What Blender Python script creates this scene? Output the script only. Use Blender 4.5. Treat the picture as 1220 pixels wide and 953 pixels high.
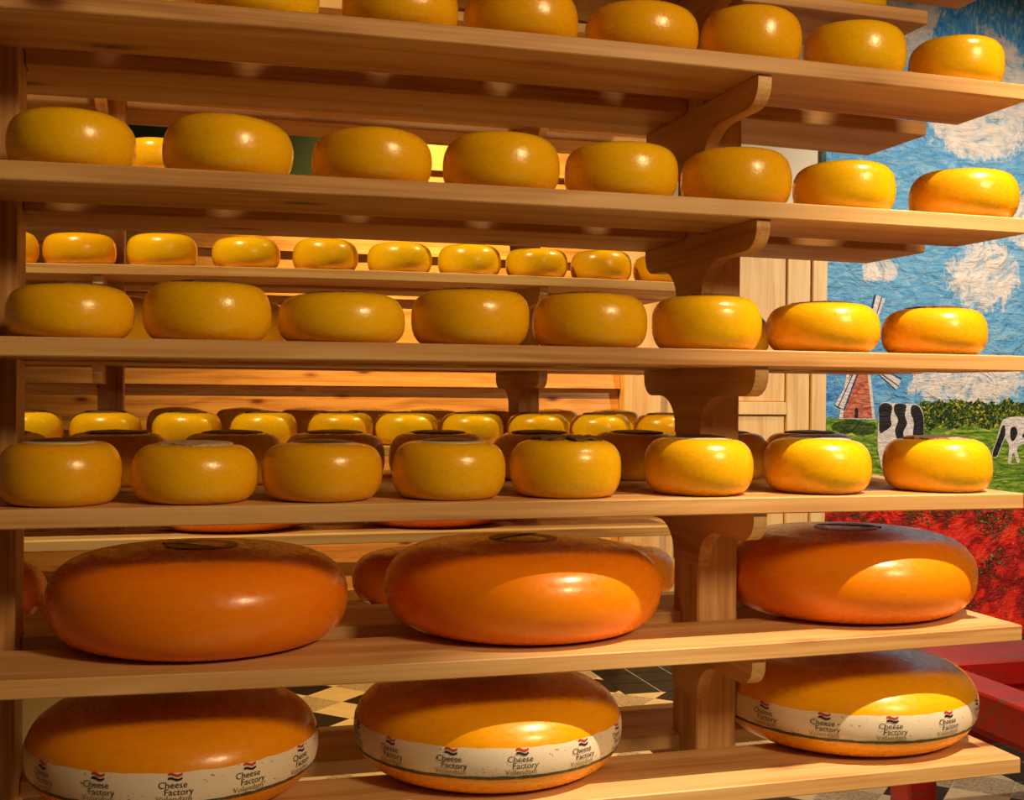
import bpy, bmesh, math, random
from mathutils import Vector, Matrix
from math import sin, cos, pi, radians

for o in list(bpy.data.objects):
    bpy.data.objects.remove(o, do_unlink=True)
SC = bpy.context.scene
COL = SC.collection
EYE = 1.45                      # eye height above the floor

# ------------------------------------------------------------------ camera
cam_d = bpy.data.cameras.new('camera')
cam = bpy.data.objects.new('camera', cam_d)
COL.objects.link(cam)
F_PX, YAW, PIT, ROL = 1401.364, 0.2730772, 0.00632197, 0.00927982
cam_d.sensor_fit = 'HORIZONTAL'
cam_d.sensor_width = 36.0
cam_d.lens = 36.0 * F_PX / 1220.0
fwd = Vector((cos(PIT) * sin(YAW), cos(PIT) * cos(YAW), -sin(PIT)))
right = Vector((cos(YAW), -sin(YAW), 0))
up = right.cross(fwd)
# roll: the image is turned clockwise by ROL
r2 = right * cos(ROL) + up * sin(ROL)
u2 = -right * sin(ROL) + up * cos(ROL)
cam.matrix_world = Matrix(((r2.x, u2.x, -fwd.x, 0), (r2.y, u2.y, -fwd.y, 0), (r2.z, u2.z, -fwd.z, EYE), (0, 0, 0, 1)))
cam_d.clip_start = 0.05
SC.camera = cam

# ------------------------------------------------------------------ light
W = bpy.data.worlds.new('world'); SC.world = W
W.use_nodes = True
W.node_tree.nodes['Background'].inputs[0].default_value = (1.0, 0.56, 0.24, 1)
W.node_tree.nodes['Background'].inputs[1].default_value = 0.06

def spot(name, loc, target, power, color, size=70, blend=0.6, radius=0.03):
    l = bpy.data.lights.new(name, 'SPOT')
    l.energy = power; l.color = color; l.spot_size = radians(size); l.spot_blend = blend
    l.shadow_soft_size = radius
    o = bpy.data.objects.new(name, l); COL.objects.link(o)
    o.location = loc
    d = Vector(target) - Vector(loc)
    o.rotation_euler = d.to_track_quat('-Z', 'Y').to_euler()
    return o
WARM = (1.0, 0.62, 0.24)
spot('ceiling_or_fill_spot', (1.67, 0.77, 3.65), (1.67, 0.80, 1.0), 720, (1.0, 0.78, 0.48), 65, 0.32, 0.025)      # steep key over the right end
spot('ceiling_or_fill_spot', (1.9, -0.9, 3.0), (0.30, 1.8, 1.5), 340, (1.0, 0.68, 0.34), 75, 1.0, 0.32)                        # soft light from the shop
spot('ceiling_or_fill_spot', (-0.7, 1.9, 3.7), (0.3, 3.1, 1.4), 300, (1.0, 0.78, 0.36), 55, 0.8, 0.04)
spot('ceiling_or_fill_spot', (2.6, 2.6, 3.9), (1.3, 3.2, 1.3), 330, (1.0, 0.76, 0.34), 50, 0.7, 0.04)
spot('ceiling_or_fill_spot', (1.2, 4.85, 3.5), (1.4, 5.95, 1.2), 560, (1.0, 0.55, 0.14), 95, 0.9, 0.05)
spot('ceiling_or_fill_spot', (3.3, 1.3, 3.9), (2.9, 2.9, 0.4), 420, (1.0, 0.76, 0.46), 48, 0.6, 0.05)  # fill spot added to brighten the red cart, not a known lamp
spot('ceiling_or_fill_spot', (4.6, 2.4, 3.9), (4.4, 5.95, 1.3), 1050, (1.0, 0.84, 0.66), 72, 0.9, 0.05)

SC.view_settings.view_transform = 'Standard'
SC.view_settings.look = 'None'
SC.view_settings.gamma = 1.0
SC.view_settings.exposure = -0.30

# ------------------------------------------------------------------ node helper
class NT:
    def __init__(s, name, rough=0.5, spec=0.5):
        s.m = bpy.data.materials.new(name); s.m.use_nodes = True
        s.t = s.m.node_tree; s.b = s.t.nodes['Principled BSDF']
        s.b.inputs['Roughness'].default_value = rough
        s.b.inputs['Specular IOR Level'].default_value = spec
    def n(s, typ, **kw):
        x = s.t.nodes.new(typ)
        for k, v in kw.items():
            if k.startswith('i_'):
                x.inputs[k[2:].replace('_', ' ')].default_value = v
            else: setattr(x, k, v)
        return x
    def l(s, a, b): s.t.links.new(a, b)
    def math(s, op, a, b=None, clamp=False):
        x = s.n('ShaderNodeMath', operation=op); x.use_clamp = clamp
        for i, v in enumerate((a, b)):
            if v is None: continue
            if isinstance(v, (int, float)): x.inputs[i].default_value = v
            else: s.l(v, x.inputs[i])
        return x.outputs[0]
    def ramp(s, fac, stops, interp='LINEAR'):
        x = s.n('ShaderNodeValToRGB'); cr = x.color_ramp; cr.interpolation = interp
        while len(cr.elements) < len(stops): cr.elements.new(0.5)
        for e, (p, c) in zip(cr.elements, stops):
            e.position = p
            e.color = (*c, 1) if isinstance(c, tuple) else (c, c, c, 1)
        s.l(fac, x.inputs[0]); return x.outputs[0]
    def mix(s, fac, a, b, mode='MIX'):
        x = s.n('ShaderNodeMix', data_type='RGBA', blend_type=mode)
        for sock, v in ((x.inputs[0], fac), (x.inputs[6], a), (x.inputs[7], b)):
            if isinstance(v, (int, float)): sock.default_value = v
            elif isinstance(v, tuple): sock.default_value = (*v, 1)
            else: s.l(v, sock)
        return x.outputs[2]
    def noise(s, vec, scale, detail=3, rough=0.55, dist=0.0, w=None):
        x = s.n('ShaderNodeTexNoise'); x.inputs['Scale'].default_value = scale
        x.inputs['Detail'].default_value = detail; x.inputs['Roughness'].default_value = rough
        x.inputs['Distortion'].default_value = dist
        if vec is not None: s.l(vec, x.inputs['Vector'])
        return x.outputs['Fac']
    def mapping(s, vec, scale=(1, 1, 1), loc=(0, 0, 0), rot=(0, 0, 0)):
        x = s.n('ShaderNodeMapping'); x.inputs['Scale'].default_value = scale
        x.inputs['Location'].default_value = loc; x.inputs['Rotation'].default_value = rot
        s.l(vec, x.inputs['Vector']); return x.outputs[0]
    def bump(s, h, strength=0.3, dist=0.01):
        x = s.n('ShaderNodeBump'); x.inputs['Strength'].default_value = strength
        x.inputs['Distance'].default_value = dist; s.l(h, x.inputs['Height'])
        s.l(x.outputs[0], s.b.inputs['Normal'])
    def color(s, c):
        if isinstance(c, tuple): s.b.inputs['Base Color'].default_value = (*c, 1)
        else: s.l(c, s.b.inputs['Base Color'])

def lin(r, g, b):
    f = lambda c: (c / 255 / 12.92) if c <= 10 else ((c / 255 + 0.055) / 1.055) ** 2.4
    return (f(r), f(g), f(b))

def wood_mat(name, light, mid, dark, axis='x', knots=True, rough=0.5, scale=1.0):
    t = NT(name, rough, 0.35)
    tc = t.n('ShaderNodeTexCoord').outputs['Object']
    oi = t.n('ShaderNodeObjectInfo').outputs['Random']
    off = t.n('ShaderNodeVectorMath', operation='MULTIPLY_ADD')
    comb = t.n('ShaderNodeCombineXYZ')
    for i, k in enumerate((37.0, 17.0, 53.0)): t.l(t.math('MULTIPLY', oi, k), comb.inputs[i])
    off.inputs[1].default_value = (1, 1, 1)
    t.l(tc, off.inputs[0]); t.l(comb.outputs[0], off.inputs[2])
    v = off.outputs[0]
    sc = {'x': (0.9, 22, 22), 'y': (22, 0.9, 22), 'z': (22, 22, 0.9)}[axis]
    sf = {'x': (2.5, 160, 160), 'y': (160, 2.5, 160), 'z': (160, 160, 2.5)}[axis]
    wob = t.noise(t.mapping(v, {'x': (1.6, 5, 5), 'y': (5, 1.6, 5), 'z': (5, 5, 1.6)}[axis]), 1.0, 2)
    add = t.n('ShaderNodeVectorMath', operation='ADD')
    c2 = t.n('ShaderNodeCombineXYZ')
    k = t.math('MULTIPLY', wob, 2.6)
    for i, a in enumerate('xyz'):
        if a != axis: t.l(k, c2.inputs[i])
    t.l(t.mapping(v, sc), add.inputs[0]); t.l(c2.outputs[0], add.inputs[1])
    g1 = t.noise(add.outputs[0], scale, 2, 0.5, 0.3)
    g2 = t.noise(t.mapping(v, sf), 1.0, 2, 0.5)
    g = t.math('ADD', t.math('MULTIPLY', g1, 0.66), t.math('MULTIPLY', g2, 0.34))
    c = t.ramp(g, [(0.30, dark), (0.47, mid), (0.62, light)])
    if knots:
        vo = t.n('ShaderNodeTexVoronoi', feature='F1'); vo.inputs['Scale'].default_value = 1.0
        kn = {'x': (3.2, 9, 9), 'y': (9, 3.2, 9), 'z': (9, 9, 3.2)}[axis]
        t.l(t.mapping(v, kn), vo.inputs['Vector'])
        d = t.math('ADD', vo.outputs['Distance'], t.math('MULTIPLY', t.math('SUBTRACT', g2, 0.5), 0.10))
        kf = t.ramp(d, [(0.07, 1.0), (0.11, 0.55), (0.19, 0.0)])
        kc = t.ramp(d, [(0.02, (dark[0] * 0.32, dark[1] * 0.22, dark[2] * 0.18)), (0.12, (dark[0] * 0.75, dark[1] * 0.6, dark[2] * 0.5))])
        c = t.mix(kf, c, kc)
    t.color(c)
    t.bump(g, 0.12, 0.002)
    return t.m

P1 = lin(222, 182, 128); P2 = lin(207, 159, 102); P3 = lin(170, 115, 64)
M_PINE = wood_mat('pine_boards', P1, P2, P3, 'x')
M_PINE_Y = wood_mat('pine_brackets', P1, P2, P3, 'y', False)
M_PINE_Z = wood_mat('pine_posts', P1, P2, P3, 'z', False)
M_PLANK = wood_mat('wall_plank_wood', lin(226, 178, 110), lin(205, 150, 85), lin(160, 104, 55), 'x')
M_DOORW = wood_mat('door_wood', lin(236, 205, 150), lin(228, 188, 128), lin(205, 155, 98), 'z', False)

def cheese_mat(name, c1, c2, c3, rough=0.20, bumpy=0.07):
    t = NT(name, rough, 0.5)
    tc = t.n('ShaderNodeTexCoord').outputs['Object']
    oi = t.n('ShaderNodeObjectInfo').outputs['Random']
    comb = t.n('ShaderNodeCombineXYZ')
    for i, k in enumerate((7.0, 3.0, 11.0)): t.l(t.math('MULTIPLY', oi, k), comb.inputs[i])
    ad = t.n('ShaderNodeVectorMath', operation='ADD'); t.l(tc, ad.inputs[0]); t.l(comb.outputs[0], ad.inputs[1])
    v = ad.outputs[0]
    a = t.noise(t.mapping(v, (1, 1, 2.2)), 9, 4, 0.6)
    b = t.noise(t.mapping(v, (3, 3, 30)), 4, 3, 0.6)
    g = t.math('ADD', t.math('MULTIPLY', a, 0.6), t.math('MULTIPLY', b, 0.4))
    c = t.ramp(g, [(0.34, c3), (0.5, c1), (0.66, c2)])
    # per-cheese tone
    hs = t.n('ShaderNodeHueSaturation'); t.l(c, hs.inputs['Color'])
    t.l(t.math('ADD', t.math('MULTIPLY', oi, 0.016), 0.492), hs.inputs['Hue'])
    t.l(t.math('ADD', t.math('MULTIPLY', oi, 0.14), 0.94), hs.inputs['Value'])
    t.color(hs.outputs['Color'])
    f = t.noise(v, 55, 3, 0.6)
    f2 = t.noise(t.mapping(v, (1, 1, 1.0)), 260, 2, 0.5)
    h = t.math('ADD', t.math('MULTIPLY', f, 0.6), t.math('MULTIPLY', f2, 0.10))
    h = t.math('ADD', h, t.math('MULTIPLY', b, 0.35))
    h = t.math('ADD', h, t.math('MULTIPLY', t.noise(v, 17, 3, 0.6, 0.6), 2.6))
    t.bump(h, bumpy, 0.004)
    r = t.ramp(t.noise(v, 20, 3), [(0.3, rough * 0.8), (0.7, rough * 1.7)])
    t.l(r, t.b.inputs['Roughness'])
    t.b.inputs['Subsurface Weight'].default_value = 0.0
    t.b.inputs['Coat Weight'].default_value = 0.15
    t.b.inputs['Coat Roughness'].default_value = 0.15
    return t.m
M_YEL = cheese_mat('yellow_wax_rind', lin(244, 186, 12), lin(248, 194, 16), lin(236, 174, 8))
M_ORA = cheese_mat('orange_wax_rind', lin(240, 130, 6), lin(242, 136, 8), lin(236, 122, 5), 0.24, 0.012)
M_AMB = cheese_mat('amber_wax_rind', lin(244, 164, 8), lin(246, 170, 10), lin(238, 154, 5), 0.24, 0.012)

def plain(name, c, rough=0.5, spec=0.5, nscale=None, amt=0.15, bump=0.0):
    t = NT(name, rough, spec)
    if nscale:
        tc = t.n('ShaderNodeTexCoord').outputs['Object']
        f = t.noise(tc, nscale, 4, 0.6)
        dk = tuple(x * (1 - amt * 2) for x in c); lt = tuple(min(1, x * (1 + amt)) for x in c)
        t.color(t.ramp(f, [(0.35, dk), (0.65, lt)]))
        if bump: t.bump(f, bump, 0.004)
    else: t.color(c)
    return t.m

def speckled_paper(name, base, dark, scale=60, thr=0.42):
    t = NT(name, 0.45, 0.4)
    tc = t.n('ShaderNodeTexCoord').outputs['Object']
    f = t.noise(tc, scale, 4, 0.7)
    f2 = t.noise(tc, scale * 0.3, 3, 0.6)
    c = t.ramp(f, [(thr - 0.08, dark), (thr, base), (0.7, tuple(min(1, x * 1.08) for x in base))])
    c = t.mix(t.ramp(f2, [(0.30, 1.0), (0.36, 0.0)]), c, (0.42, 0.16, 0.04))
    t.color(c)
    return t.m
M_BAND = speckled_paper('band_paper', lin(232, 218, 200), lin(205, 180, 150), 90, 0.36)
M_BANDEDGE = speckled_paper('band_green_edge', lin(58, 66, 40), lin(190, 180, 150), 160, 0.44)
M_PRINT_DARK = plain('print_dark', lin(48, 40, 46), 0.5)
M_PRINT_GOLD = plain('print_gold', lin(150, 128, 60), 0.5)
M_PRINT_RED = plain('print_red', lin(190, 50, 52), 0.5)
M_PRINT_NAVY = plain('print_navy', lin(34, 32, 62), 0.5)
M_LBL_DARK = plain('label_dark', lin(66, 52, 44), 0.35, 0.5, 40, 0.3)
M_LBL_PALE = speckled_paper('label_pale', lin(196, 176, 150), lin(96, 80, 66), 80, 0.48)
M_LBL_RIM = plain('label_rim', lin(214, 196, 168), 0.4)
M_LBL_BROWN = speckled_paper('label_brown', lin(118, 84, 50), lin(56, 40, 30), 70, 0.5)

def red_paint():
    t = NT('worn_red_paint', 0.45, 0.4)
    tc = t.n('ShaderNodeTexCoord').outputs['Object']
    f = t.noise(t.mapping(tc, (3, 12, 12)), 2.5, 5, 0.7)
    c = t.ramp(f, [(0.34, lin(120, 88, 84)), (0.42, lin(168, 40, 34)), (0.6, lin(196, 30, 22)), (0.75, lin(150, 16, 14))])
    t.color(c); t.bump(f, 0.25, 0.004); return t.m
M_RED = red_paint()
M_GROUT = plain('grout', lin(150, 140, 122), 0.8)
M_TILE_BLACK = plain('tile_black', lin(26, 27, 30), 0.45, 0.22, 30, 0.1)
M_TILE_CREAM = plain('tile_cream', lin(226, 214, 186), 0.4, 0.5, 12, 0.05)
def terrazzo():
    t = NT('tile_terrazzo', 0.45, 0.5)
    tc = t.n('ShaderNodeTexCoord').outputs['Object']
    vo = t.n('ShaderNodeTexVoronoi', feature='F1'); vo.inputs['Scale'].default_value = 150
    t.l(tc, vo.inputs['Vector'])
    sep = t.n('ShaderNodeSeparateColor'); t.l(vo.outputs['Color'], sep.inputs[0])
    t.color(t.ramp(sep.outputs[0], [(0.0, lin(120, 112, 102)), (0.3, lin(176, 166, 150)), (0.7, lin(206, 196, 178)), (1.0, lin(150, 140, 126))]))
    return t.m
M_TILE_TERR = terrazzo()
M_WALL = plain('painted_plaster', lin(226, 214, 186), 0.8, 0.2, 3, 0.03)
M_CEIL = plain('ceiling_paint', lin(120, 100, 80), 0.9, 0.2, 2, 0.04)
M_IRON = plain('black_iron', lin(40, 36, 34), 0.45)

# ------------------------------------------------------------------ mesh helpers
def mesh_obj(name, verts, faces, mat, parent=None, smooth=False, loc=None, rot=None):
    me = bpy.data.meshes.new(name)
    me.from_pydata([tuple(v) for v in verts], [], faces)
    me.materials.append(mat)
    bm = bmesh.new(); bm.from_mesh(me)
    bmesh.ops.recalc_face_normals(bm, faces=bm.faces); bm.to_mesh(me); bm.free()
    if smooth:
        for p in me.polygons: p.use_smooth = True
    me.update()
    return link(name, me, parent, loc, rot)

def link(name, me, parent=None, loc=None, rot=None):
    o = bpy.data.objects.new(name, me); COL.objects.link(o)
    if parent is not None: o.parent = parent
    if loc is not None: o.location = loc
    if rot is not None: o.rotation_euler = rot
    return o

def empty(name, loc=(0, 0, 0)):
    o = bpy.data.objects.new(name, None); COL.objects.link(o); o.location = loc
    o.empty_display_size = 0.05
    return o

def tag(o, label=None, cat=None, group=None, kind=None):
    if label: o['label'] = label
    if cat: o['category'] = cat
    if group: o['group'] = group
    if kind: o['kind'] = kind
    return o

def box_geo(x0, x1, y0, y1, z0, z1, ch=0.002):
    """box with chamfered long edges"""
    bm = bmesh.new()
    bmesh.ops.create_cube(bm, size=1)
    for v in bm.verts:
        v.co = Vector((x0 + (v.co.x + .5) * (x1 - x0), y0 + (v.co.y + .5) * (y1 - y0), z0 + (v.co.z + .5) * (z1 - z0)))
    if ch: bmesh.ops.bevel(bm, geom=list(bm.edges), offset=ch, segments=1, affect='EDGES')
    vs = [tuple(v.co) for v in bm.verts]
    bm.verts.index_update()
    fs = [[v.index for v in f.verts] for f in bm.faces]
    bm.free()
    return vs, fs

def box(name, x0, x1, y0, y1, z0, z1, mat, parent=None, ch=0.002):
    v, f = box_geo(x0, x1, y0, y1, z0, z1, ch)
    return mesh_obj(name, v, f, mat, parent)

def prism(name, poly, axis, a0, a1, mat, parent=None, smooth=False):
    """poly: list of 2D points; axis 'x': poly in (y,z); 'y': poly in (x,z)"""
    n = len(poly)
    vs = []
    for a in (a0, a1):
        for p in poly:
            vs.append((a, p[0], p[1]) if axis == 'x' else (p[0], a, p[1]))
    fs = [list(range(n)), list(range(2 * n - 1, n - 1, -1))]
    for i in range(n):
        j = (i + 1) % n
        fs.append([i, j, n + j, n + i])
    return mesh_obj(name, vs, fs, mat, parent)

# ------------------------------------------------------------------ the room
XL, XR, YF, YB, ZC = -3.0, 6.4, -2.5, 5.95, 4.2
floor = box('floor', XL, XR, YF, YB, -0.06, -0.004, M_GROUT, None, 0)
tag(floor, kind='structure')
wb = box('wall_back', XL, XR, YB + 0.06, YB + 0.2, 0, ZC, M_WALL, None, 0); tag(wb, kind='structure')
wl = box('wall_left', XL - 0.12, XL, YF, YB + 0.2, 0, ZC, M_WALL, None, 0); tag(wl, kind='structure')
wr = box('wall_right', XR, XR + 0.12, YF, YB + 0.2, 0, ZC, M_WALL, None, 0); tag(wr, kind='structure')
ce = box('ceiling', XL - 0.12, XR + 0.12, YF, YB + 0.2, ZC, ZC + 0.1, M_CEIL, None, 0); tag(ce, kind='structure')

# floor tiles: diamonds of cream, black and terrazzo with a border of straight black tiles
def tile_mesh(name, s, mat, rot):
    h = s / 2 - (0.002 if rot else 0.0035)
    pts = [(-h, -h), (h, -h), (h, h), (-h, h)]
    if rot:
        c = cos(pi / 4); pts = [((x - y) * c, (x + y) * c) for x, y in pts]
    b = 0.0025
    vs = [(x, y, -0.004) for x, y in pts] + [(x, y, -0.0006) for x, y in pts] + [(x * (1 - b / h), y * (1 - b / h), 0) for x, y in pts]
    fs = [[8, 9, 10, 11]]
    for k in (0, 4):
        for i in range(4): fs.append([k + i, k + (i + 1) % 4, k + 4 + (i + 1) % 4, k + 4 + i])
    me = bpy.data.meshes.new(name); me.from_pydata(vs, [], fs); me.materials.append(mat); me.update()
    return me
S45 = 0.205; HD = S45 * math.sqrt(0.5)
TM = {k: tile_mesh('tile_' + k, S45, m, True) for k, m in (('b', M_TILE_BLACK), ('c', M_TILE_CREAM), ('t', M_TILE_TERR))}
TBS = 0.195
TMB = tile_mesh('tile_square', TBS, M_TILE_BLACK, False)
def black_zone(x, y): return (x > 2.95 and y < 5.3) or (x > 2.06 and y > 5.3)
def seen(x, y):        # the strips of floor one can see between the boards and beside the rack
    return (0.45 < x < 2.9 and 4.2 < y < 5.95) or (1.75 < x < 4.4 and 3.1 < y < 5.95 and x > 0.62 * y - 0.35)
bed = box('grout_bed', 0.3, 4.6, 2.9, YB - 0.001, -0.004, -0.0008, plain('pale_grout', lin(214, 206, 190), 0.8), floor, 0)
nt = 0
ij = 0
for i in range(-2, 60):
    for j in range(-2, 60):
        if (i + j) % 2: continue
        x = 0.58 + (i - 20) * HD; y = 5.49 + (j - 30) * HD
        if y + HD > YB or not seen(x, y) or black_zone(x - 0.10, y if y < 5.3 else y - 0.10): continue
        u, w = (i + j) // 2, (i - j) // 2
        k = 'b' if (u % 2 == 0 and w % 2 == 0) else ('c' if (u % 2 == 0) else 't')
        if k == 't' and w % 2 == 0 and u % 4 == 1: k = 'c'
        link('tile', TM[k], floor, (x, y, 0.0)); nt += 1
for i in range(0, 20):
    for j in range(0, 20):
        x = 2.06 + TBS * (i + 0.5); y = 5.495 + TBS * (j - 15 + 0.5)
        if y + TBS / 2 > YB or not black_zone(x - TBS / 2 + 0.01, y) or not seen(x, y): continue
        link('tile', TMB, floor, (x, y, 0.0018)); nt += 1

# ------------------------------------------------------------------ plank cladding and wooden doors on the back wall
rnd = random.Random(3)
PW = 0.2215
k = 0
z = 0.59 - PW * 2
while z < ZC - 0.05:
    # each lapped board: thick at its lower edge, thin at the top
    z1 = min(z + PW, ZC)
    poly = [(YB - 0.045, z), (YB - 0.04, z + 0.02), (YB - 0.006, z1), (YB + 0.06, z1), (YB + 0.06, z)]
    prism('plank', poly, 'x', XL, 2.255, M_PLANK, wb)
    z += PW; k += 1
box('post', 2.259, 2.468, YB - 0.10, YB + 0.06, 0.0, ZC, M_DOORW, wb, 0.004)
door = tag(empty('door_1', (2.98, YB, 0.0)), kind='structure')
def dbox(name, x0, x1, y0, y1, z0, z1, par=door, ch=0.003):
    return box(name, x0 - 2.98, x1 - 2.98, y0 - YB, y1 - YB, z0, z1, M_DOORW, par, ch)
dbox('frame', 2.475, 2.56, YB - 0.05, YB + 0.055, 0, 2.45)
dbox('frame', 3.40, 3.49, YB - 0.05, YB + 0.055, 0, 2.45)
dbox('frame', 2.5605, 3.3995, YB - 0.05, YB + 0.055, 2.36, 2.45)
dbox('stile', 2.565, 2.67, YB - 0.03, YB + 0.04, 0.01, 2.355)
dbox('stile', 3.255, 3.395, YB - 0.03, YB + 0.04, 0.01, 2.355)
for za, zb in ((0.01, 0.2), (1.34, 1.41), (2.24, 2.355)):
    dbox('rail', 2.671, 3.254, YB - 0.03, YB + 0.04, za, zb)
for za, zb in ((0.2, 1.34), (1.41, 2.24)):
    dbox('panel', 2.672, 3.253, YB - 0.012, YB + 0.02, za + 0.001, zb - 0.001, door, 0.006)

gb = box('green_board', -0.62, 0.66, YB - 0.075, YB - 0.052, 2.42, 2.98, plain('green_board_paint', lin(10, 44, 20), 0.7), None, 0.004)
tag(gb, 'dark green board on the plank wall, glimpsed between cheeses at upper left', 'board')
# ------------------------------------------------------------------ the painted wall picture
MX0, MX1, MZ0, MZ1 = 3.502, 6.35, 0.0, ZC - 0.02
def mural_mat():
    t = NT('mural_paint', 0.55, 0.25)
    tc = t.n('ShaderNodeTexCoord').outputs['Object']
    sx = t.n('ShaderNodeSeparateXYZ'); t.l(tc, sx.inputs[0])
    X, Z = sx.outputs[0], sx.outputs[2]
    # brush strokes: stretched distorted noise
    st1 = t.noise(t.mapping(tc, (7, 1, 26)), 1.0, 4, 0.62, 1.6)
    st2 = t.noise(t.mapping(tc, (18, 1, 7), rot=(0, 0.5, 0)), 1.0, 4, 0.6, 2.2)
    big = t.noise(tc, 2.2, 4, 0.55, 0.8)
    # sky
    sky = t.ramp(st1, [(0.26, lin(66, 142, 202)), (0.5, lin(106, 172, 214)), (0.78, lin(178, 206, 220))])
    deep = t.ramp(st2, [(0.3, lin(30, 126, 220)), (0.52, lin(84, 172, 232)), (0.68, lin(200, 224, 236))])
    zt = t.ramp(t.math('DIVIDE', Z, 4.2), [(0.66, 0.0), (0.84, 0.9)])
    sky = t.mix(zt, sky, deep)
    lowleft = t.math('MULTIPLY', t.ramp(t.math('DIVIDE', Z, 4.2), [(0.33, 1.0), (0.5, 0.0)]), t.ramp(t.math('DIVIDE', X, 6.4), [(0.585, 1.0), (0.66, 0.0)]))
    sky = t.mix(lowleft, sky, t.ramp(st1, [(0.3, lin(30, 104, 200)), (0.6, lin(110, 178, 226))]))
    # clouds
    cl = None
    for (cx, cz, rx, rz) in [(4.04, 3.66, .20, .30), (4.62, 3.42, .20, .22), (4.50, 3.02, .34, .17), (4.72, 3.28, .14, .30),
                             (3.86, 2.17, .13, .07), (4.56, 2.16, .26, .21), (4.44, 1.54, .42, .15), (5.4, 2.6, .5, .3),
                             (5.6, 3.6, .5, .25), (5.7, 1.8, .5, .25), (4.90, 2.5, .2, .2), (4.16, 1.62, .12, .1)]:
        a = t.math('DIVIDE', t.math('SUBTRACT', X, cx), rx); b = t.math('DIVIDE', t.math('SUBTRACT', Z, cz), rz)
        d = t.math('SUBTRACT', 1.0, t.math('ADD', t.math('MULTIPLY', a, a), t.math('MULTIPLY', b, b)))
        cl = d if cl is None else t.math('MAXIMUM', cl, d)
    n4 = t.noise(tc, 6.5, 4, 0.6, 1.5)
    cf = t.math('ADD', cl, t.math('MULTIPLY', t.math('SUBTRACT', n4, 0.5), 2.0))
    cf = t.ramp(t.math('ADD', cf, t.math('MULTIPLY', t.math('SUBTRACT', st2, 0.5), 1.2)), [(0.0, 0.0), (0.22, 0.75), (0.5, 1.0)])
    cc = t.ramp(t.noise(tc, 5, 5, 0.6, 2.6), [(0.32, lin(140, 168, 190)), (0.42, lin(206, 208, 208)), (0.52, lin(232, 220, 208)), (0.7, lin(244, 232, 218))])
    sky = t.mix(cf, sky, cc)
    # meadow
    gr = t.ramp(t.noise(t.mapping(tc, (9, 1, 60)), 1.0, 4, 0.65, 0.6), [(0.32, lin(36, 84, 22)), (0.45, lin(90, 136, 34)), (0.58, lin(150, 172, 48)), (0.72, lin(214, 204, 84))])
    nz = t.noise(tc, 7, 3, 0.6)
    wob = t.math('MULTIPLY', t.math('SUBTRACT', nz, 0.5), 0.10)
    Zw = t.math('ADD', Z, wob)
    base = t.mix(t.ramp(t.math('SUBTRACT', Zw, 0.86), [(0.452, 1.0), (0.466, 0.0)]), sky, gr)
    # hedge, dark green with yellow blossoms, to the right of the first cow
    hz = t.math('SUBTRACT', Zw, 1.26)
    nh = t.noise(tc, 16, 4, 0.7, 0.8)
    top = t.math('ADD', 0.10, t.math('MULTIPLY', nh, 0.14))
    inh = t.math('MULTIPLY', t.math('LESS_THAN', hz, top), t.math('GREATER_THAN', hz, 0.0))
    inh = t.math('MULTIPLY', inh, t.ramp(t.math('DIVIDE', X, 6.4), [(0.638, 0.0), (0.645, 1.0)]))
    hc = t.ramp(t.noise(tc, 42, 3, 0.7, 1.2), [(0.36, lin(12, 34, 22)), (0.5, lin(28, 66, 26)), (0.58, lin(120, 130, 20)), (0.66, lin(220, 196, 40))])
    base = t.mix(inh, base, hc)
    # shadow painted under the mill
    a = t.math('DIVIDE', t.math('SUBTRACT', t.math('ADD', X, t.math('MULTIPLY', wob, 1.5)), 3.70), 0.15); b = t.math('DIVIDE', t.math('SUBTRACT', Zw, 1.265), 0.05)
    sh = t.math('LESS_THAN', t.math('ADD', t.math('MULTIPLY', a, a), t.math('MULTIPLY', b, b)), 1.0)
    base = t.mix(t.math('MULTIPLY', sh, 0.8), base, lin(20, 44, 18))
    # field of poppies below
    vo = t.n('ShaderNodeTexVoronoi', feature='F1'); vo.inputs['Scale'].default_value = 8.5
    dm = t.n('ShaderNodeVectorMath', operation='ADD')
    dn = t.n('ShaderNodeTexNoise'); dn.inputs['Scale'].default_value = 11; dn.inputs['Detail'].default_value = 3
    t.l(tc, dn.inputs['Vector'])
    sc = t.n('ShaderNodeVectorMath', operation='SCALE'); sc.inputs['Scale'].default_value = 0.16
    t.l(dn.outputs['Color'], sc.inputs[0]); t.l(tc, dm.inputs[0]); t.l(sc.outputs[0], dm.inputs[1]); t.l(dm.outputs[0], vo.inputs['Vector'])
    red = t.ramp(vo.outputs['Distance'], [(0.1, lin(246, 64, 30)), (0.45, lin(228, 34, 18)), (0.66, lin(150, 16, 10))])
    lf = t.noise(t.mapping(tc, (1, 1, 1), rot=(0, 0.6, 0)), 26, 4, 0.7, 2.5)
    leaf = t.ramp(lf, [(0.5, lin(22, 16, 10)), (0.58, lin(70, 60, 20)), (0.68, lin(190, 180, 90))])
    lm = t.math('MULTIPLY', t.ramp(t.noise(tc, 4.5, 4, 0.7, 0.8), [(0.49, 0.0), (0.55, 1.0)]), t.ramp(lf, [(0.44, 0.0), (0.5, 1.0)]))
    poppy = t.mix(lm, red, leaf)
    spk = t.ramp(t.noise(tc, 60, 2, 0.6, 1.5), [(0.66, 0.0), (0.70, 1.0)])
    poppy = t.mix(spk, poppy, lin(190, 130, 110))
    base = t.mix(t.ramp(Zw, [(0.855, 1.0), (0.875, 0.0)]), base, poppy)
    t.color(base)
    h = t.math('ADD', t.math('MULTIPLY', st1, 0.6), t.math('MULTIPLY', t.noise(tc, 5, 4, 0.55, 2.2), 1.7))
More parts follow.
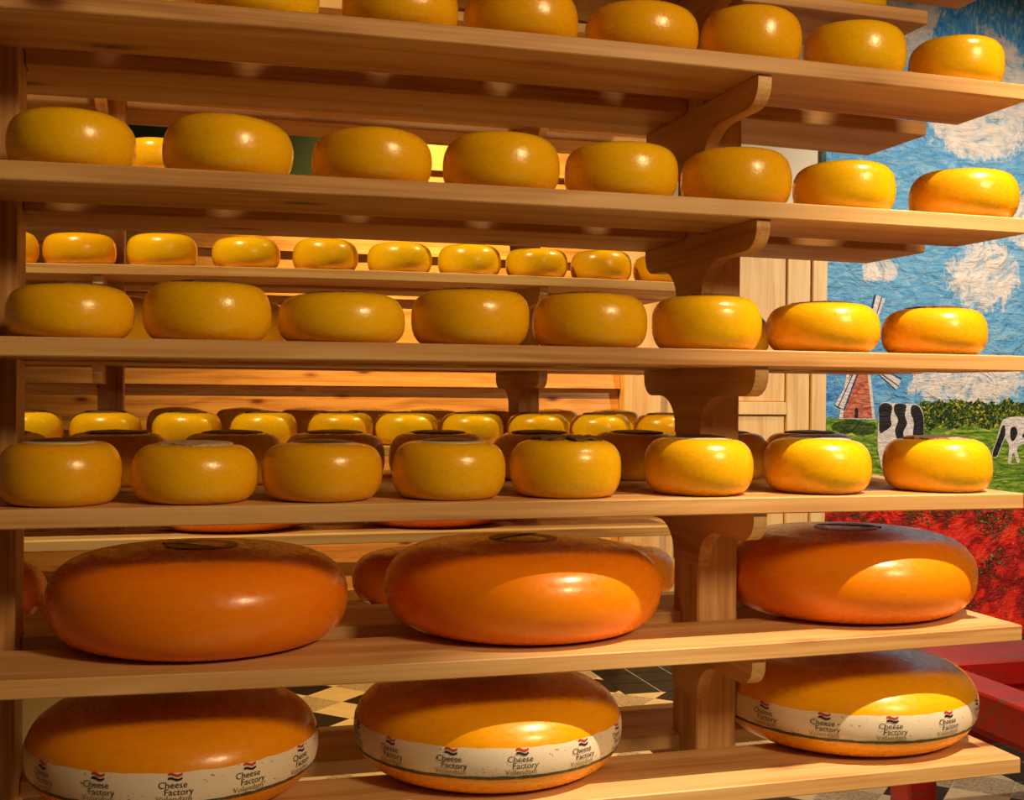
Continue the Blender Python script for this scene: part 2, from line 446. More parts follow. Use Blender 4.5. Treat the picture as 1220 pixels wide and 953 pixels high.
    h = t.math('ADD', h, t.math('MULTIPLY', t.noise(tc, 24, 3, 0.6, 1.2), 0.22))
    t.bump(h, 0.9, 0.03)
    return t.m
M_MURAL = mural_mat()
mural = box('mural', MX0, MX1, YB + 0.0, YB + 0.058, MZ0, MZ1, M_MURAL, None, 0)
tag(mural, 'large painted wall picture of blue sky, windmill, cows and red poppy field', 'mural')
def stroke_paint(name, c1, c2, sc=(20, 1, 60)):
    t = NT(name, 0.5, 0.3)
    tc = t.n('ShaderNodeTexCoord').outputs['Object']
    f = t.noise(t.mapping(tc, sc), 1.0, 4, 0.6, 1.0)
    t.color(t.ramp(f, [(0.36, c1), (0.62, c2)])); t.bump(f, 0.7, 0.02); return t.m
M_MB = stroke_paint('paint_brick_red', lin(150, 60, 36), lin(216, 130, 100))
M_MW = stroke_paint('paint_white', lin(198, 190, 186), lin(236, 226, 218))
M_MK = stroke_paint('paint_black', lin(16, 14, 16), lin(40, 34, 34))
M_MBL = stroke_paint('paint_dark_blue', lin(18, 40, 96), lin(50, 80, 150))
def relief(name, pts, d, mat, parent, base=0.0):
    """flat raised area of paint on the picture; pts in (x, z)"""
    return prism(name, pts, 'y', YB - base - d, YB - base, mat, parent)
def smooth_poly(pts, n=4):
    out = []
    m = len(pts)
    for i in range(m):
        p0, p1, p2, p3 = (Vector(pts[(i + k - 1) % m]) for k in range(4))
        for q in range(n):
            s = q / n
            out.append(tuple(0.5 * ((2 * p1) + (p2 - p0) * s + (2 * p0 - 5 * p1 + 4 * p2 - p3) * s * s + (3 * p1 - p0 - 3 * p2 + p3) * s ** 3)))
    return out
mill = relief('windmill', [(3.600, 1.318), (3.835, 1.314), (3.795, 1.62), (3.775, 1.74), (3.755, 1.78), (3.715, 1.78), (3.690, 1.74), (3.655, 1.62)], 0.003, M_MW, mural)
relief('tower', [(3.625, 1.322), (3.815, 1.322), (3.775, 1.62), (3.755, 1.72), (3.700, 1.72), (3.672, 1.62)], 0.002, M_MB, mill, 0.003)
relief('mill_door', [(3.70, 1.322), (3.722, 1.322), (3.722, 1.372), (3.711, 1.382), (3.70, 1.372)], 0.001, M_MK, mill, 0.005)
hub = Vector((3.742, 1.665))
def quad_along(a, b, w0, w1):
    a, b = Vector(a), Vector(b); d = (b - a).normalized(); n = Vector((-d.y, d.x))
    return [tuple(a - n * w0), tuple(b - n * w1), tuple(b + n * w1), tuple(a + n * w0)]
for tip in ((3.985, 1.515), (3.598, 1.385), (3.86, 2.02), (3.50 + 0.02, 1.90)):
    tp = Vector(tip); d = (tp - hub).normalized(); nn = Vector((-d.y, d.x))
    relief('sail', quad_along(hub + d * 0.05, tp, 0.006, 0.032), 0.001, M_MW, mill, 0.0056)
    relief('sail_edge', quad_along(hub + d * 0.03 + nn * 0.012, tp + nn * 0.036, 0.0045, 0.0045), 0.0012, M_MBL, mill, 0.0058)
    relief('sail_edge', quad_along(hub + d * 0.08 - nn * 0.010, tp - nn * 0.006, 0.003, 0.003), 0.0012, M_MBL, mill, 0.0068)
# first cow seen from behind
cow = relief('painted_cow', smooth_poly([(3.862, 1.39), (3.90, 1.415), (4.02, 1.405), (4.10, 1.405), (4.145, 1.37), (4.160, 1.28), (4.155, 1.16), (4.14, 1.06), (4.05, 1.0), (3.90, 1.02), (3.868, 1.08), (3.852, 1.18), (3.856, 1.30)]), 0.003, M_MW, mural)
for pts in ([(3.862, 1.39), (3.90, 1.41), (3.945, 1.39), (3.935, 1.33), (3.94, 1.28), (3.90, 1.25), (3.865, 1.24), (3.860, 1.32)],
            [(3.965, 1.402), (4.035, 1.40), (4.03, 1.34), (4.045, 1.29), (4.02, 1.24), (4.03, 1.18), (3.99, 1.19), (3.965, 1.25), (3.985, 1.31), (3.96, 1.36)],
            [(4.075, 1.395), (4.12, 1.39), (4.150, 1.34), (4.158, 1.25), (4.15, 1.17), (4.11, 1.15), (4.085, 1.22), (4.09, 1.30), (4.07, 1.35)]):
    relief('patch', smooth_poly(pts), 0.001, M_MK, cow, 0.003)
# second cow, grazing
cow = relief('painted_cow', smooth_poly([(4.72, 1.325), (4.80, 1.335), (4.95, 1.33), (5.06, 1.30), (5.08, 1.2), (5.06, 1.05), (5.03, 1.05), (5.02, 1.16), (4.95, 1.18), (4.84, 1.17), (4.80, 1.14), (4.82, 1.07), (4.80, 1.06), (4.775, 1.12), (4.755, 1.06), (4.735, 1.06), (4.745, 1.15), (4.715, 1.2), (4.69, 1.16), (4.665, 1.10), (4.635, 1.09), (4.625, 1.12), (4.65, 1.18), (4.67, 1.24), (4.69, 1.30)], 3), 0.003, M_MW, mural)
for pts in ([(4.69, 1.27), (4.71, 1.28), (4.715, 1.23), (4.69, 1.17), (4.662, 1.105), (4.635, 1.095), (4.630, 1.12), (4.655, 1.18), (4.675, 1.23)],
            [(4.76, 1.27), (4.79, 1.27), (4.80, 1.23), (4.775, 1.19), (4.755, 1.20), (4.75, 1.24)],
            [(4.84, 1.21), (4.93, 1.22), (4.95, 1.27), (4.90, 1.26), (4.85, 1.24)]):
    relief('patch', smooth_poly(pts), 0.001, M_MK, cow, 0.003)

# ------------------------------------------------------------------ racks
def bow_fn(z0, sl, bw): return lambda X: EYE + z0 + bw * (X - .5) ** 2 + sl * (X - .5)
def board(name, x0, x1, yf, yb, zf, th, parent, notches=(), lab=None):
    """long shelf board following the gentle warp zf(X); notches = (xa, xb, depth) cut in its front edge"""
    c = 0.0018
    xs = [x0 + (x1 - x0) * i / 14 for i in range(15)]
    secs = [(x, yf) for x in xs]
    for (a, b, d) in notches:
        secs = [s for s in secs if not (a - 0.02 < s[0] < b + 0.02)]
        secs += [(a, yf), (a, yf + d), (b, yf + d), (b, yf)]
    key = {}
    secs2 = sorted(set(secs), key=lambda s: s[0])
    # keep the order of duplicates at a notch start / end
    out = []
    for s in secs2: out.append(s)
    for (a, b, d) in notches:
        ia = [i for i, s in enumerate(out) if abs(s[0] - a) < 1e-9]; out[ia[0]], out[ia[1]] = (a, yf), (a, yf + d)
        ib = [i for i, s in enumerate(out) if abs(s[0] - b) < 1e-9]; out[ib[0]], out[ib[1]] = (b, yf + d), (b, yf)
    vs, fs = [], []
    for (x, y) in out:
        zt = zf(x); zb = zt - th
        vs += [(x, y, zb + c), (x, y, zt - c), (x, y + c, zt), (x, yb - c, zt), (x, yb, zt - c), (x, yb, zb + c), (x, yb - c, zb), (x, y + c, zb)]
    for i in range(len(out) - 1):
        same = abs(out[i][0] - out[i + 1][0]) < 1e-9
        for k in range(8):
            if same and k not in (0, 1, 7): continue
            a, b = i * 8 + k, i * 8 + (k + 1) % 8
            fs.append([a, b, b + 8, a + 8])
    fs.append([7, 6, 5, 4, 3, 2, 1, 0]); n = (len(out) - 1) * 8
    fs.append([n + k for k in range(8)])
    return mesh_obj(name, vs, fs, M_PINE, parent)

def bracket(yc, half, ztop, x0, x1, parent, sf=0.028, sb=0.08, h=0.046, full=0.100):
    """cross bearer: blunt rounded ends, then a hollow curve into the post"""
    def side(stem, flat):
        q = [(half, 0.0), (half, -0.012)]
        for k in range(1, 7):                       # convex quarter round under the tip
            a = k / 6 * pi / 2
            q.append((half - 0.040 * (1 - cos(a)), -0.012 - (h - 0.012) * sin(a)))
        rr = flat - stem
        for k in range(0, 9):
            a = k / 8 * pi / 2
            q.append((stem + rr * (1 - sin(a)), -h - (full - h) * (1 - cos(a))))
        q.append((stem, -full - 0.012))
        return q
    pts = [(yc - y, ztop + z) for y, z in side(sf, 0.105)] + [(yc + y, ztop + z) for y, z in reversed(side(sb, 0.150))]
    return prism('bracket', pts, 'x', x0, x1, M_PINE_Y, parent)

def post(x0, x1, y0, y1, z0, z1, parent):
    return box('post', x0, x1, y0, y1, z0, z1, M_PINE_Z, parent, 0.003)

TH = 0.0257
SH = {  # name: z, slope, bow
 'S0': (0.735, 0.0, -0.012), 'S1': (0.52598, 0.0001, -0.01228), 'S2': (0.30023, 0.00109, -0.0061), 'S3': (0.06928, 0.00115, -0.0021),
 'S4': (-0.1587, -0.0002, -0.0008), 'S5': (-0.38754, 0.0003, 0.01197), 'S6': (-0.60484, 0.0004, 0.00737)}
ZF = {k: bow_fn(*v) for k, v in SH.items()}
rack = empty('cheese_rack', (0, 0, 0))
tag(rack, 'near pine rack of pale double-board shelves on posts with curved brackets', 'rack')
PX = [(0.858, 0.933), (-0.311, -0.236)]
PY0, PY1 = 1.864, 1.968
X0, X1 = -0.62, 1.3454
for (a, b) in PX: post(a, b, PY0, PY1, 0.0, EYE + 1.15, rack)
for k in SH:
    zf = ZF[k]
    board('shelf_board', X0, X1, 1.65, 1.838, zf, TH, rack)
    board('shelf_board', X0, X1, 1.928, 2.1263, zf, TH, rack, [(a - 0.002, b + 0.002, PY1 - 1.928 + 0.002) for a, b in PX])
    for (a, b) in PX:
        zt = min(zf(a), zf(b)) - TH - 0.0005
        x0, x1 = a - 0.0005, a + 0.0225
        bracket(1.889, 0.229, zt, x0, x1, rack)

# second rack, further back
Y2 = 3.02; D2 = 0.4763
SH2 = {'Y': 1.0, 'Z': 0.772, 'A': 0.545, 'B': 0.312, 'C': 0.085, 'D': -0.142, 'E': -0.367, 'F': -0.592}
ZF2 = {k: bow_fn(v, 0.006 if k == 'B' else 0.0, -0.010 if k in 'AB' else 0.0) for k, v in SH2.items()}
rack2 = empty('cheese_rack', (0, 0, 0))
tag(rack2, 'second pine rack seen through the gaps, standing behind the near rack', 'rack')
PX2 = [(0.928, 0.985), (-0.235, -0.165)]
PX2 = [(0.925, 0.987), (-0.212, -0.150)]
QY0, QY1 = 3.234, 3.338
for (a, b) in PX2: post(a, b, QY0, QY1, 0.0, EYE + 1.15, rack2)
X02, X12 = -0.85, 1.41
for k in SH2:
    zf = ZF2[k]
    board('shelf_board', X02, X12, Y2, Y2 + 0.195, zf, TH, rack2)
    board('shelf_board', X02, X12, Y2 + 0.285, Y2 + D2, zf, TH, rack2, [(a - 0.002, b + 0.002, QY1 - Y2 - 0.285 + 0.002) for a, b in PX2])
    for (a, b) in PX2:
        zt = min(zf(a), zf(b)) - TH - 0.0005
        bracket(Y2 + 0.239, 0.229, zt, a - 0.0005, a + 0.0225, rack2)

# ------------------------------------------------------------------ cheeses
def wheel_profile(kind, rng):
    """half profile (r, z), unit radius / unit height, from bottom centre to top centre"""
    P = []
    if kind == 'small':
        p_top, p_bot, ft, fb = rng.uniform(2.3, 2.6), rng.uniform(2.2, 2.5), rng.uniform(0.52, 0.60), rng.uniform(0.64, 0.70)
        zc = rng.uniform(0.42, 0.48)
    else:
        p_top, p_bot, ft, fb = 2.3, 2.25, 0.56, 0.68
        zc = 0.46
    P.append((0.0, 0.004)); P.append((fb * 0.5, 0.0)); P.append((fb * 0.9, 0.0))
    n = 12
    for i in range(n + 1):
        a = i / n * pi / 2
        r = fb + (1 - fb) * sin(a) ** (2 / p_bot); z = zc * (1 - cos(a) ** (2 / p_bot))
        P.append((r, z))
    for i in range(1, n + 1):
        a = i / n * pi / 2
        r = ft + (1 - ft) * cos(a) ** (2 / p_top); z = zc + (1 - zc - 0.015) * sin(a) ** (2 / p_top)
        P.append((r, z))
    P = [(r, z if z <= zc else zc + (z - zc) * (0.925 if kind == 'small' else 0.92)) for r, z in P]     # the top is gently domed
    zt = P[-1][1]
    for q in (0.8, 0.6, 0.35): P.append((ft * q, zt + (1 - zt) * (1 - q * q)))
    P.append((0.0, 1.0))
    return P

def lathe_mesh(name, prof, R, H, mat, seg=56, wob=0.0, rng=None, seam=None):
    vs, fs = [], []
    ph = [rng.uniform(0, 2 * pi) for _ in range(6)] if rng else [0] * 6
    def dr(a, z):
        if not wob: return 0
        return wob * (0.45 * sin(2 * a + ph[0]) + 0.3 * sin(3 * a + ph[1] + z * 2) + 0.25 * sin(5 * a + ph[2] - z * 3))
    def dz(a, r):
        if not wob: return 0
        return wob * 1.2 * r * (0.6 * sin(a + ph[3]) + 0.4 * sin(2 * a + ph[4]))
    rings = []
    for (r, z) in prof:
        if r < 1e-6:
            rings.append([len(vs)]); vs.append((0, 0, z * H)); continue
        ring = []
        for k in range(seg):
            a = 2 * pi * k / seg
            rr = R * (r + dr(a, z) * min(1, r * 1.3))
            zz = H * z + (H * dz(a, r) * z * z)
            if seam and abs(z - seam) < 0.03: rr += R * 0.003
            ring.append(len(vs)); vs.append((rr * cos(a), rr * sin(a), zz))
        rings.append(ring)
    for a, b in zip(rings, rings[1:]):
        if len(a) == 1:
            for k in range(seg): fs.append([a[0], b[(k + 1) % seg], b[k]])
        elif len(b) == 1:
            for k in range(seg): fs.append([a[k], a[(k + 1) % seg], b[0]])
        else:
            for k in range(seg): fs.append([a[k], a[(k + 1) % seg], b[(k + 1) % seg], b[k]])
    me = bpy.data.meshes.new(name); me.from_pydata(vs, [], fs); me.materials.append(mat)
    for p in me.polygons: p.use_smooth = True
    me.update()
    return me

rng = random.Random(11)
SMALL = [lathe_mesh('yellow_cheese', wheel_profile('small', rng), 1.0, 1.0, M_YEL, 56, 0.012 + 0.006 * (i % 3), rng) for i in range(7)]

def dome(r, ft=0.56, zt=0.945): return 1 - (1 - zt) * (r / ft) ** 2
def disc_mesh(name, r, z, mat, rng, seg=36, crumple=0.0, arc=None):
    ez = z - 1.0
    vs = [(0, 0, z)]; fs = []
    rs = [0.5, 0.85, 1.0]
    for q in rs:
        for k in range(seg):
            a = 2 * pi * k / seg
            rr = r * q * (1 + (rng.uniform(-crumple, crumple) if q == 1 else 0))
            vs.append((rr * cos(a), rr * sin(a), dome(rr) + ez + (rng.uniform(0, crumple * 0.25) if q > .6 else 0)))
    for k in range(seg): fs.append([0, 1 + k, 1 + (k + 1) % seg])
    for i in range(2):
        for k in range(seg): fs.append([1 + i * seg + k, 1 + (i + 1) * seg + k, 1 + (i + 1) * seg + (k + 1) % seg, 1 + i * seg + (k + 1) % seg])
    # skirt
    b = len(vs)
    for k in range(seg):
        x, y, zz = vs[1 + 2 * seg + k]; vs.append((x, y, zz - 0.035))
    for k in range(seg): fs.append([1 + 2 * seg + k, b + k, b + (k + 1) % seg, 1 + 2 * seg + (k + 1) % seg])
    me = bpy.data.meshes.new(name); me.from_pydata(vs, [], fs); me.materials.append(mat); me.update()
    return me
L_RIM = disc_mesh('label_rim', 0.61, 1.014, M_LBL_RIM, rng)
L_DARK = disc_mesh('top_label', 0.50, 1.020, M_LBL_DARK, rng)
L_PALE = disc_mesh('top_label', 0.58, 1.018, M_LBL_PALE, rng, 36, 0.10)
L_CRUM = disc_mesh('top_label', 0.58, 1.018, M_LBL_BROWN, rng, 30, 0.22)
L_BRN = disc_mesh('top_label', 0.56, 1.016, M_LBL_BROWN, rng, 36, 0.06)

def seat(zf, x, r, x0, x1):
    """height at which a disc of radius r rests on the board's straight segments, touching and not cutting in"""
    e = (zf(x + 0.01) - zf(x - 0.01)) / 0.02
    w = (x1 - x0) / 14; best = -9
    for k in range(-10, 11):
        q = x + r * k / 10; i = math.floor((q - x0) / w); a = x0 + i * w
        for p in (q, a) if x - r < a < x + r else (q,):
            i2 = math.floor((p - x0) / w + 1e-9); a2 = x0 + i2 * w
            h = zf(a2) + (zf(a2 + w) - zf(a2)) * (p - a2) / w
            best = max(best, h - e * (p - x))
    return best + 0.00035, e
def small_cheese(x, y, R, H, zf, label, group, lab=None, idx=[0]):
    idx[0] += 1
    i = idx[0]
    zs, e = seat(zf, x, R * 0.72, X0 if y < 2.5 else X02, X1 if y < 2.5 else X12)
    me = SMALL[(i * 3) % len(SMALL)]
    o = link('yellow_cheese', me, None, (x, y, zs), (0, -math.atan(e), (i * 2.399) % 6.28)); o.rotation_mode = 'ZYX'
    o.scale = (R, R, H)
    tag(o, label, 'cheese', group)
    if lab == 'dark':
        link('label_rim', L_RIM, o); link('top_label', L_DARK, o)
    elif lab: link('top_label', {'pale': L_PALE, 'crumpled': L_CRUM, 'brown': L_BRN}[lab], o)
    return o

ORD = ['first', 'second', 'third', 'fourth', 'fifth', 'sixth', 'seventh', 'eighth', 'ninth', 'tenth', 'eleventh']
G1 = 'small yellow cheeses on the near rack'
FRONT = {
 'S1': [(-0.10, .0890, .086), (.101, .0886, .086), (.308, .0857, .086), (.496, .0887, .086), (.693, .0895, .081), (.878, .0810, .092), (1.069, .0830, .090), (1.261, .0775, .086)],
 'S2': [(-.150, .0858, .083), (.061, .0925, .090), (.269, .0895, .083), (.466, .0904, .092), (.662, .0900, .089), (.859, .0893, .094), (1.052, .0823, .085), (1.288, .0894, .090)],
 'S3': [(-.151, .0847, .078), (.034, .0882, .087), (.225, .0931, .076), (.420, .0897, .087), (.612, .0896, .087), (.810, .0877, .090), (1.022, .0928, .085), (1.231, .0860, .083)],
 'S4': [(-.162, .0821, .089), (.018, .0878, .085), (.198, .0868, .086), (.388, .0853, .088), (.573, .0865, .091), (.798, .0871, .093), (1.012, .0887, .093), (1.241, .0889, .092)]}
ROWN = {'S1': 'front row of the near rack\'s topmost visible shelf', 'S2': 'front row three shelves above the big orange wheels',
        'S3': 'front row two shelves above the big orange wheels', 'S4': 'front row just above the big orange wheels'}
LAB4 = ['dark', 'pale', 'dark', 'dark', 'crumpled', 'dark', 'dark', 'pale']
SAY4 = {'dark': 'with dark top label', 'pale': 'with pale top label', 'crumpled': 'with crumpled top paper'}
RN = {'S1': 'top shelf', 'S2': 'third shelf above the big wheels', 'S3': 'second shelf above the big wheels', 'S4': 'shelf right above the big wheels'}
for s in ('S1', 'S2', 'S3', 'S4'):
    for i, (x, R, H) in enumerate(FRONT[s]):
        pos = ('leftmost' if i == 0 else 'rightmost' if i == 7 else ORD[i] + ' from left')
        lab = LAB4[i] if s == 'S4' else ('brown' if s == 'S3' else None)
        if s == 'S4': txt = 'small yellow cheese %s, %s in row right above big wheels' % (SAY4[LAB4[i]], pos)
        else: txt = 'small yellow cheese, %s in front row, %s' % (pos, RN[s])
        small_cheese(x, 1.652 + R * 0.97, R, H, ZF[s], txt, G1, lab)
for i, x in enumerate([-.285, -.104, .081, .253, .435, .622, .811, .985, 1.168]):
    pos = ('leftmost' if i == 0 else 'rightmost' if i == 8 else ORD[i] + ' from left')
    small_cheese(x * 1.012, 2.060, .0868, .090, ZF['S4'], 'shaded cheese, %s of back row, shelf right above big wheels' % pos, G1, 'brown')
for i, (x, w) in enumerate([(-.110, 'behind the gap between first two front cheeses'), (.085, 'behind the second front cheese'), (.985, 'between sixth and seventh front cheeses'), (1.20, 'behind the gap before the rightmost one')]):
    small_cheese(x * 1.012, 2.060, .0868, .088, ZF['S3'], 'shaded back-row cheese, second shelf above big wheels, %s' % w, G1)
small_cheese(1.262, 2.060, .087, .088, ZF['S1'], 'small cheese on the top shelf\'s back board, near its right end', G1)
small_cheese(1.240, 2.060, .087, .088, ZF['S0'], 'small cheese on the highest back board, cut off by the top edge', G1)

G2 = 'small yellow cheeses on the rear rack'
for i, x in enumerate([-.43, -.248, -.051, .156, .359, .556, .747, .938, 1.126, 1.315]):
    pos = ('leftmost' if i == 0 else 'rightmost' if i == 9 else ORD[i] + ' from left')
    small_cheese(x, 3.11, .0865, .088 - 0.004 * (i % 2), ZF2['B'], 'bright cheese, %s on rear rack\'s upper fully visible shelf' % pos, G2)
for i, x in enumerate([-.37, -.185, .012, .203, .401, .577, .759, .945, 1.128, 1.320]):
    pos = ('leftmost' if i == 0 else 'rightmost' if i == 9 else ORD[i] + ' from left')
    small_cheese(x, 3.11, .0858, .088, ZF2['D'], 'bright cheese, %s in front row, rear rack\'s lower small-cheese shelf' % pos, G2, 'brown')
for i, x in enumerate([-.012, .172, .348, .530, .715, .897, 1.09, 1.29]):
    pos = ('leftmost' if i == 0 else 'rightmost' if i == 7 else ORD[i] + ' from left')
    small_cheese(x, 3.43, .0845, .093, ZF2['D'], 'dim cheese, %s in back row, rear rack\'s lower small-cheese shelf' % pos, G2)
small_cheese(-.066, 3.11, .0865, .088, ZF2['A'], 'highest rear-rack cheese, a bright sliver between the first two third-shelf front cheeses', G2)

# ---- big wheels
BIGP = wheel_profile('big', rng)
BIG_O = lathe_mesh('orange_cheese_wheel', BIGP, 1.0, 1.0, M_ORA, 96, 0.010, rng)
BIG_A = lathe_mesh('banded_cheese_wheel', BIGP, 1.0, 1.0, M_AMB, 96, 0.0, rng)
def big(name, me, x, y, R, H, zf, label, group, rz=0.0):
    zs, e = seat(zf, x, R * 0.66, X0 if y < 2.5 else X02, X1 if y < 2.5 else X12)
    o = link(name, me, None, (x, y, zs), (0, -math.atan(e), rz)); o.rotation_mode = 'ZYX'; o.scale = (R, R, H)
    return tag(o, label, 'cheese wheel', group)
def lens_mesh(name, r, mat, z, a0=0, a1=2 * pi, cut=None):
    """oval emblem; cut: only the part where y > cut"""
    pts = []
    for k in range(48):
        a = 2 * pi * k / 48
        x, y = r * cos(a), r * sin(a)
        pts.append((x, y))
    if cut is not None:
        c = cut
        pts = [(x, max(y, c + 0.25 * x)) for x, y in pts]
    dz = lambda x, y: z - 0.058 * ((x * x + y * y) ** 0.5 / 0.56) ** 2
    vs = [(x, y, dz(x, y)) for x, y in pts] + [(x, y, dz(x, y) - 0.02) for x, y in pts]
    n = len(pts)
    fs = [list(range(n))] + [[i, i + n, (i + 1) % n + n, (i + 1) % n] for i in range(n)]
    me = bpy.data.meshes.new(name); me.from_pydata(vs, [], fs); me.materials.append(mat); me.update(); return me
M_EMB = plain('emblem_print', lin(150, 76, 30), 0.35, 0.5, 30, 0.25)
M_EMBD = plain('emblem_dark', lin(50, 34, 28), 0.35, 0.5)
E1 = lens_mesh('top_emblem', 0.25, M_EMB, 1.006)
E2 = lens_mesh('emblem_stripe', 0.245, M_EMBD, 1.010, cut=0.08)
GB = 'big orange wheels on the near rack'
for i, (x, y, R, txt, rz) in enumerate([(.028, 1.885, .2265, 'leftmost big plain orange cheese wheel on the near rack, dark top emblem', 2.2),
                                        (.550, 1.888, .2295, 'middle big plain orange cheese wheel on near rack, glossy highlight on its side', 0.4),
                                        (1.1600, 1.886, .2240, 'rightmost big plain orange cheese wheel, beside the right post, sunlit patch on side', -0.9)]):
    o = big('orange_cheese_wheel', BIG_O, x, y, R, .1455, ZF['S5'], txt, GB, rz)
    e = link('top_emblem', E1, o); link('emblem_stripe', E2, e)
GR = 'big orange wheels on the rear rack'
for i, (x, txt) in enumerate([(.132, 'left big orange wheel on rear rack, bottom seen under the small-cheese shelf'), (.673, 'right big orange wheel on rear rack, bottom seen under the small-cheese shelf')]):
    big('orange_cheese_wheel', BIG_O, x, 3.26, .228, .15, ZF2['E'], txt, GR, i)
for i, (x, txt) in enumerate([(-.562, 'lower rear-rack orange wheel peeking out beside the left post'), (.687, 'lower rear-rack orange wheel, left of the middle big wheel'), (1.205, 'lower rear-rack wheel, brightly lit, left of the right post')]):
    big('orange_cheese_wheel', BIG_O if i < 2 else BIG_A, x, 3.26, .228 if i < 2 else .205, .15, ZF2['F'], txt, GR, i)

# banded wheels on the lowest shelf, with the printed paper band
def prof_r(z):
    pr = [p for p in BIGP if True]
    for (r0, z0), (r1, z1) in zip(pr[2:], pr[3:]):
        if z0 <= z <= z1 and z1 > z0: return r0 + (r1 - r0) * (z - z0) / (z1 - z0)
    return 1.0
def band_mesh(name, za, zb, off, mat, n=5, seg=120, ragged=0.0, seed=1):
    q = random.Random(seed); vs, fs = [], []
    rag = [q.uniform(-ragged, ragged) for _ in range(seg)]
    for i in range(n + 1):
        for k in range(seg):
            a = 2 * pi * k / seg
            z = za + (zb - za) * i / n + (rag[k] if i == n else (rag[(k * 7) % seg] * 0.6 if i == 0 else 0))
            r = prof_r(z) + off
            vs.append((r * cos(a), r * sin(a), z))
    for i in range(n):
        for k in range(seg): fs.append([i * seg + k, i * seg + (k + 1) % seg, (i + 1) * seg + (k + 1) % seg, (i + 1) * seg + k])
    me = bpy.data.meshes.new(name); me.from_pydata(vs, [], fs); me.materials.append(mat)
    for p in me.polygons: p.use_smooth = True
    me.update(); return me
ZB0, ZB1 = 0.275, 0.59
BAND = band_mesh('paper_band', ZB0, ZB1, 0.004, M_BAND, 8, 120, 0.006, 4)
BEDGE = band_mesh('green_edge', ZB0 - 0.012, ZB0 + 0.022, 0.0065, M_BANDEDGE, 2, 120, 0.006, 9)
RB, HB = 0.219, 0.142        # real size the print is laid out for
def wrap(pts, off):
    """(s, t) metres on the band (s right, t up from the band's middle) to unit wheel coordinates, facing -y"""
    out = []
    for s, t in pts:
        a = -pi / 2 + s / RB
        z = 0.5 * (ZB0 + ZB1) + t / HB
        r = prof_r(z) + off
        out.append((r * cos(a), r * sin(a), z))
    return out
def text_mesh(name, lines, mat):
    """lines: (text, size, s, t, align)"""
    vs, fs = [], []
    for (txt, size, s, t) in lines:
        cu = bpy.data.curves.new('txt', 'FONT'); cu.body = txt; cu.size = size; cu.align_x = 'CENTER'
        cu.resolution_u = 2
        ob = bpy.data.objects.new('txt', cu); COL.objects.link(ob)
        dg = bpy.context.evaluated_depsgraph_get()
        me = bpy.data.meshes.new_from_object(ob.evaluated_get(dg))
        b = len(vs)
        vs += [(v.co.x + s, v.co.y + t) for v in me.vertices]
        fs += [[b + i for i in p.vertices] for p in me.polygons]
        bpy.data.objects.remove(ob, do_unlink=True); bpy.data.meshes.remove(me); bpy.data.curves.remove(cu)
    me = bpy.data.meshes.new(name); me.from_pydata(wrap(vs, 0.0085), [], fs); me.materials.append(mat); me.update()
    return me
T_DARK = text_mesh('lettering', [('Cheese', 0.0130, -0.003, 0.0020), ('Factory', 0.0130, 0.005, -0.0078)], M_PRINT_DARK)
T_GOLD = text_mesh('gold_lettering', [('Volendam', 0.0120, -0.001, -0.0172)], M_PRINT_GOLD)
def wave(name, t0, mat, th=0.0032):
    top, bot = [], []
    for k in range(13):
        s = -0.0095 + 0.019 * k / 12; y = t0 + 0.0014 * sin(pi * 2 * k / 12 + 0.5)
        top.append((s, y + th / 2)); bot.append((s, y - th / 2))
    vs = wrap(top + bot, 0.0085)
    me = bpy.data.meshes.new(name); me.from_pydata(vs, [], [[i, i + 1, 14 + i, 13 + i] for i in range(12)]); me.materials.append(mat); me.update(); return me
W_RED = wave('red_wave', 0.0198, M_PRINT_RED); W_NAVY = wave('navy_wave', 0.0142, M_PRINT_NAVY)
GP = 'big banded wheels on the lowest shelf'
for i, (x, y, R, txt, a0) in enumerate([(-.007, 1.868, .2155, 'leftmost big amber cheese wheel with white printed paper band, lowest visible shelf', 0.0),
                                        (.488, 1.871, .2185, 'middle big amber cheese wheel with white printed paper band, lowest visible shelf', 13.5),
                                        (1.1590, 1.880, .2230, 'rightmost big amber cheese wheel with white printed band, beside the red cart', -8.5)]):
    o = big('banded_cheese_wheel', BIG_A, x, y, R, .1415, ZF['S6'], txt, GP, 0)
    b = link('paper_band', BAND, o); b['label'] = 'white printed paper band'
    link('green_edge', BEDGE, b)
    view = math.atan2(x, y)              # repeats are set out from the side that faces the shop
    for k in range(13):
        rz = -view + radians(a0) + k * 2 * pi / 13
        for nm, me in (('lettering', T_DARK), ('gold_lettering', T_GOLD), ('red_wave', W_RED), ('navy_wave', W_NAVY)):
            link(nm, me, b, None, (0, 0, rz))

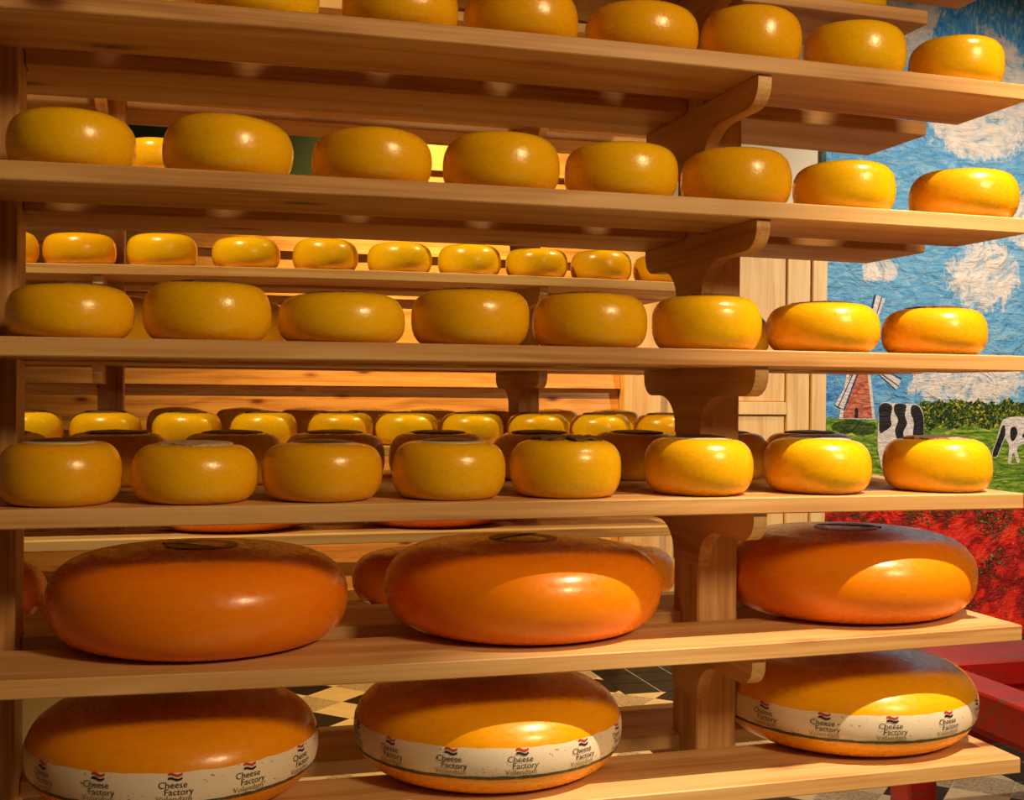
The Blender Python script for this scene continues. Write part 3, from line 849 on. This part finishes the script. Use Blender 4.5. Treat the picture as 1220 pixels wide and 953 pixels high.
# ------------------------------------------------------------------ red cart beside the rack
cart = empty('wooden_cart', (2.6, 2.9, 0))
tag(cart, 'worn red-painted wooden cart frame standing on black tiles beside the near rack', 'cart')
def cbox(name, x0, x1, y0, y1, z0, z1, ch=0.006):
    return box(name, x0 - 2.6, x1 - 2.6, y0 - 2.9, y1 - 2.9, z0, z1, M_RED, cart, ch)
cbox('side_rail', 2.085, 2.215, 1.95, 3.27, 0.55, 0.65)
cbox('side_rail', 3.10, 3.23, 1.95, 3.27, 0.55, 0.65)
cbox('end_rail', 2.216, 3.099, 3.02, 3.26, 0.575, 0.652)
cbox('end_rail', 2.216, 3.099, 1.96, 2.10, 0.55, 0.645)
cbox('end_panel', 2.216, 3.099, 3.03, 3.055, 0.40, 0.574, 0.002)
for i in range(7):
    cbox('bed_plank', 2.218 + i * 0.126, 2.218 + i * 0.126 + 0.122, 2.101, 3.028, 0.478, 0.50, 0.003)
for x in (2.035, 3.12):
    for y in (2.96, 2.02):
        cbox('leg', x, x + 0.095, y, y + 0.10, 0.0, 0.549)
cbox('stretcher', 2.04, 2.10, 2.121, 2.959, 0.12, 0.18)
cbox('stretcher', 3.15, 3.21, 2.121, 2.959, 0.12, 0.18)

# ------------------------------------------------------------------ cable on the floor beyond the racks
def tube(name, pts, r, mat, parent=None, seg=8):
    vs, fs = [], []
    n = len(pts)
    for i, p in enumerate(pts):
        a = Vector(pts[max(0, i - 1)]); b = Vector(pts[min(n - 1, i + 1)]); d = (b - a).normalized()
        s = d.cross(Vector((0, 0, 1))); s = s.normalized() if s.length > 1e-4 else Vector((1, 0, 0)); t = s.cross(d)
        for k in range(seg):
            an = 2 * pi * k / seg; vs.append(tuple(Vector(p) + s * r * cos(an) + t * r * sin(an)))
    for i in range(n - 1):
        for k in range(seg): fs.append([i * seg + k, i * seg + (k + 1) % seg, (i + 1) * seg + (k + 1) % seg, (i + 1) * seg + k])
    fs += [list(range(seg)), [(n - 1) * seg + k for k in range(seg)]]
    return mesh_obj(name, vs, fs, mat, parent, True)
M_CABLE = plain('cream_cable', lin(220, 206, 170), 0.5)
pts = []
for k in range(60):
    a = k / 59 * 4.2 * pi
    pts.append((2.50 + (0.07 + 0.02 * sin(a * 0.7)) * cos(a) + 0.004 * k, 5.66 + 0.05 * sin(a) + 0.0012 * k, 0.007 + 0.002 * (k % 20)))
c = tube('power_cable', pts, 0.005, M_CABLE)
tag(c, 'loosely coiled pale cable on the black floor tiles behind the racks', 'cable')
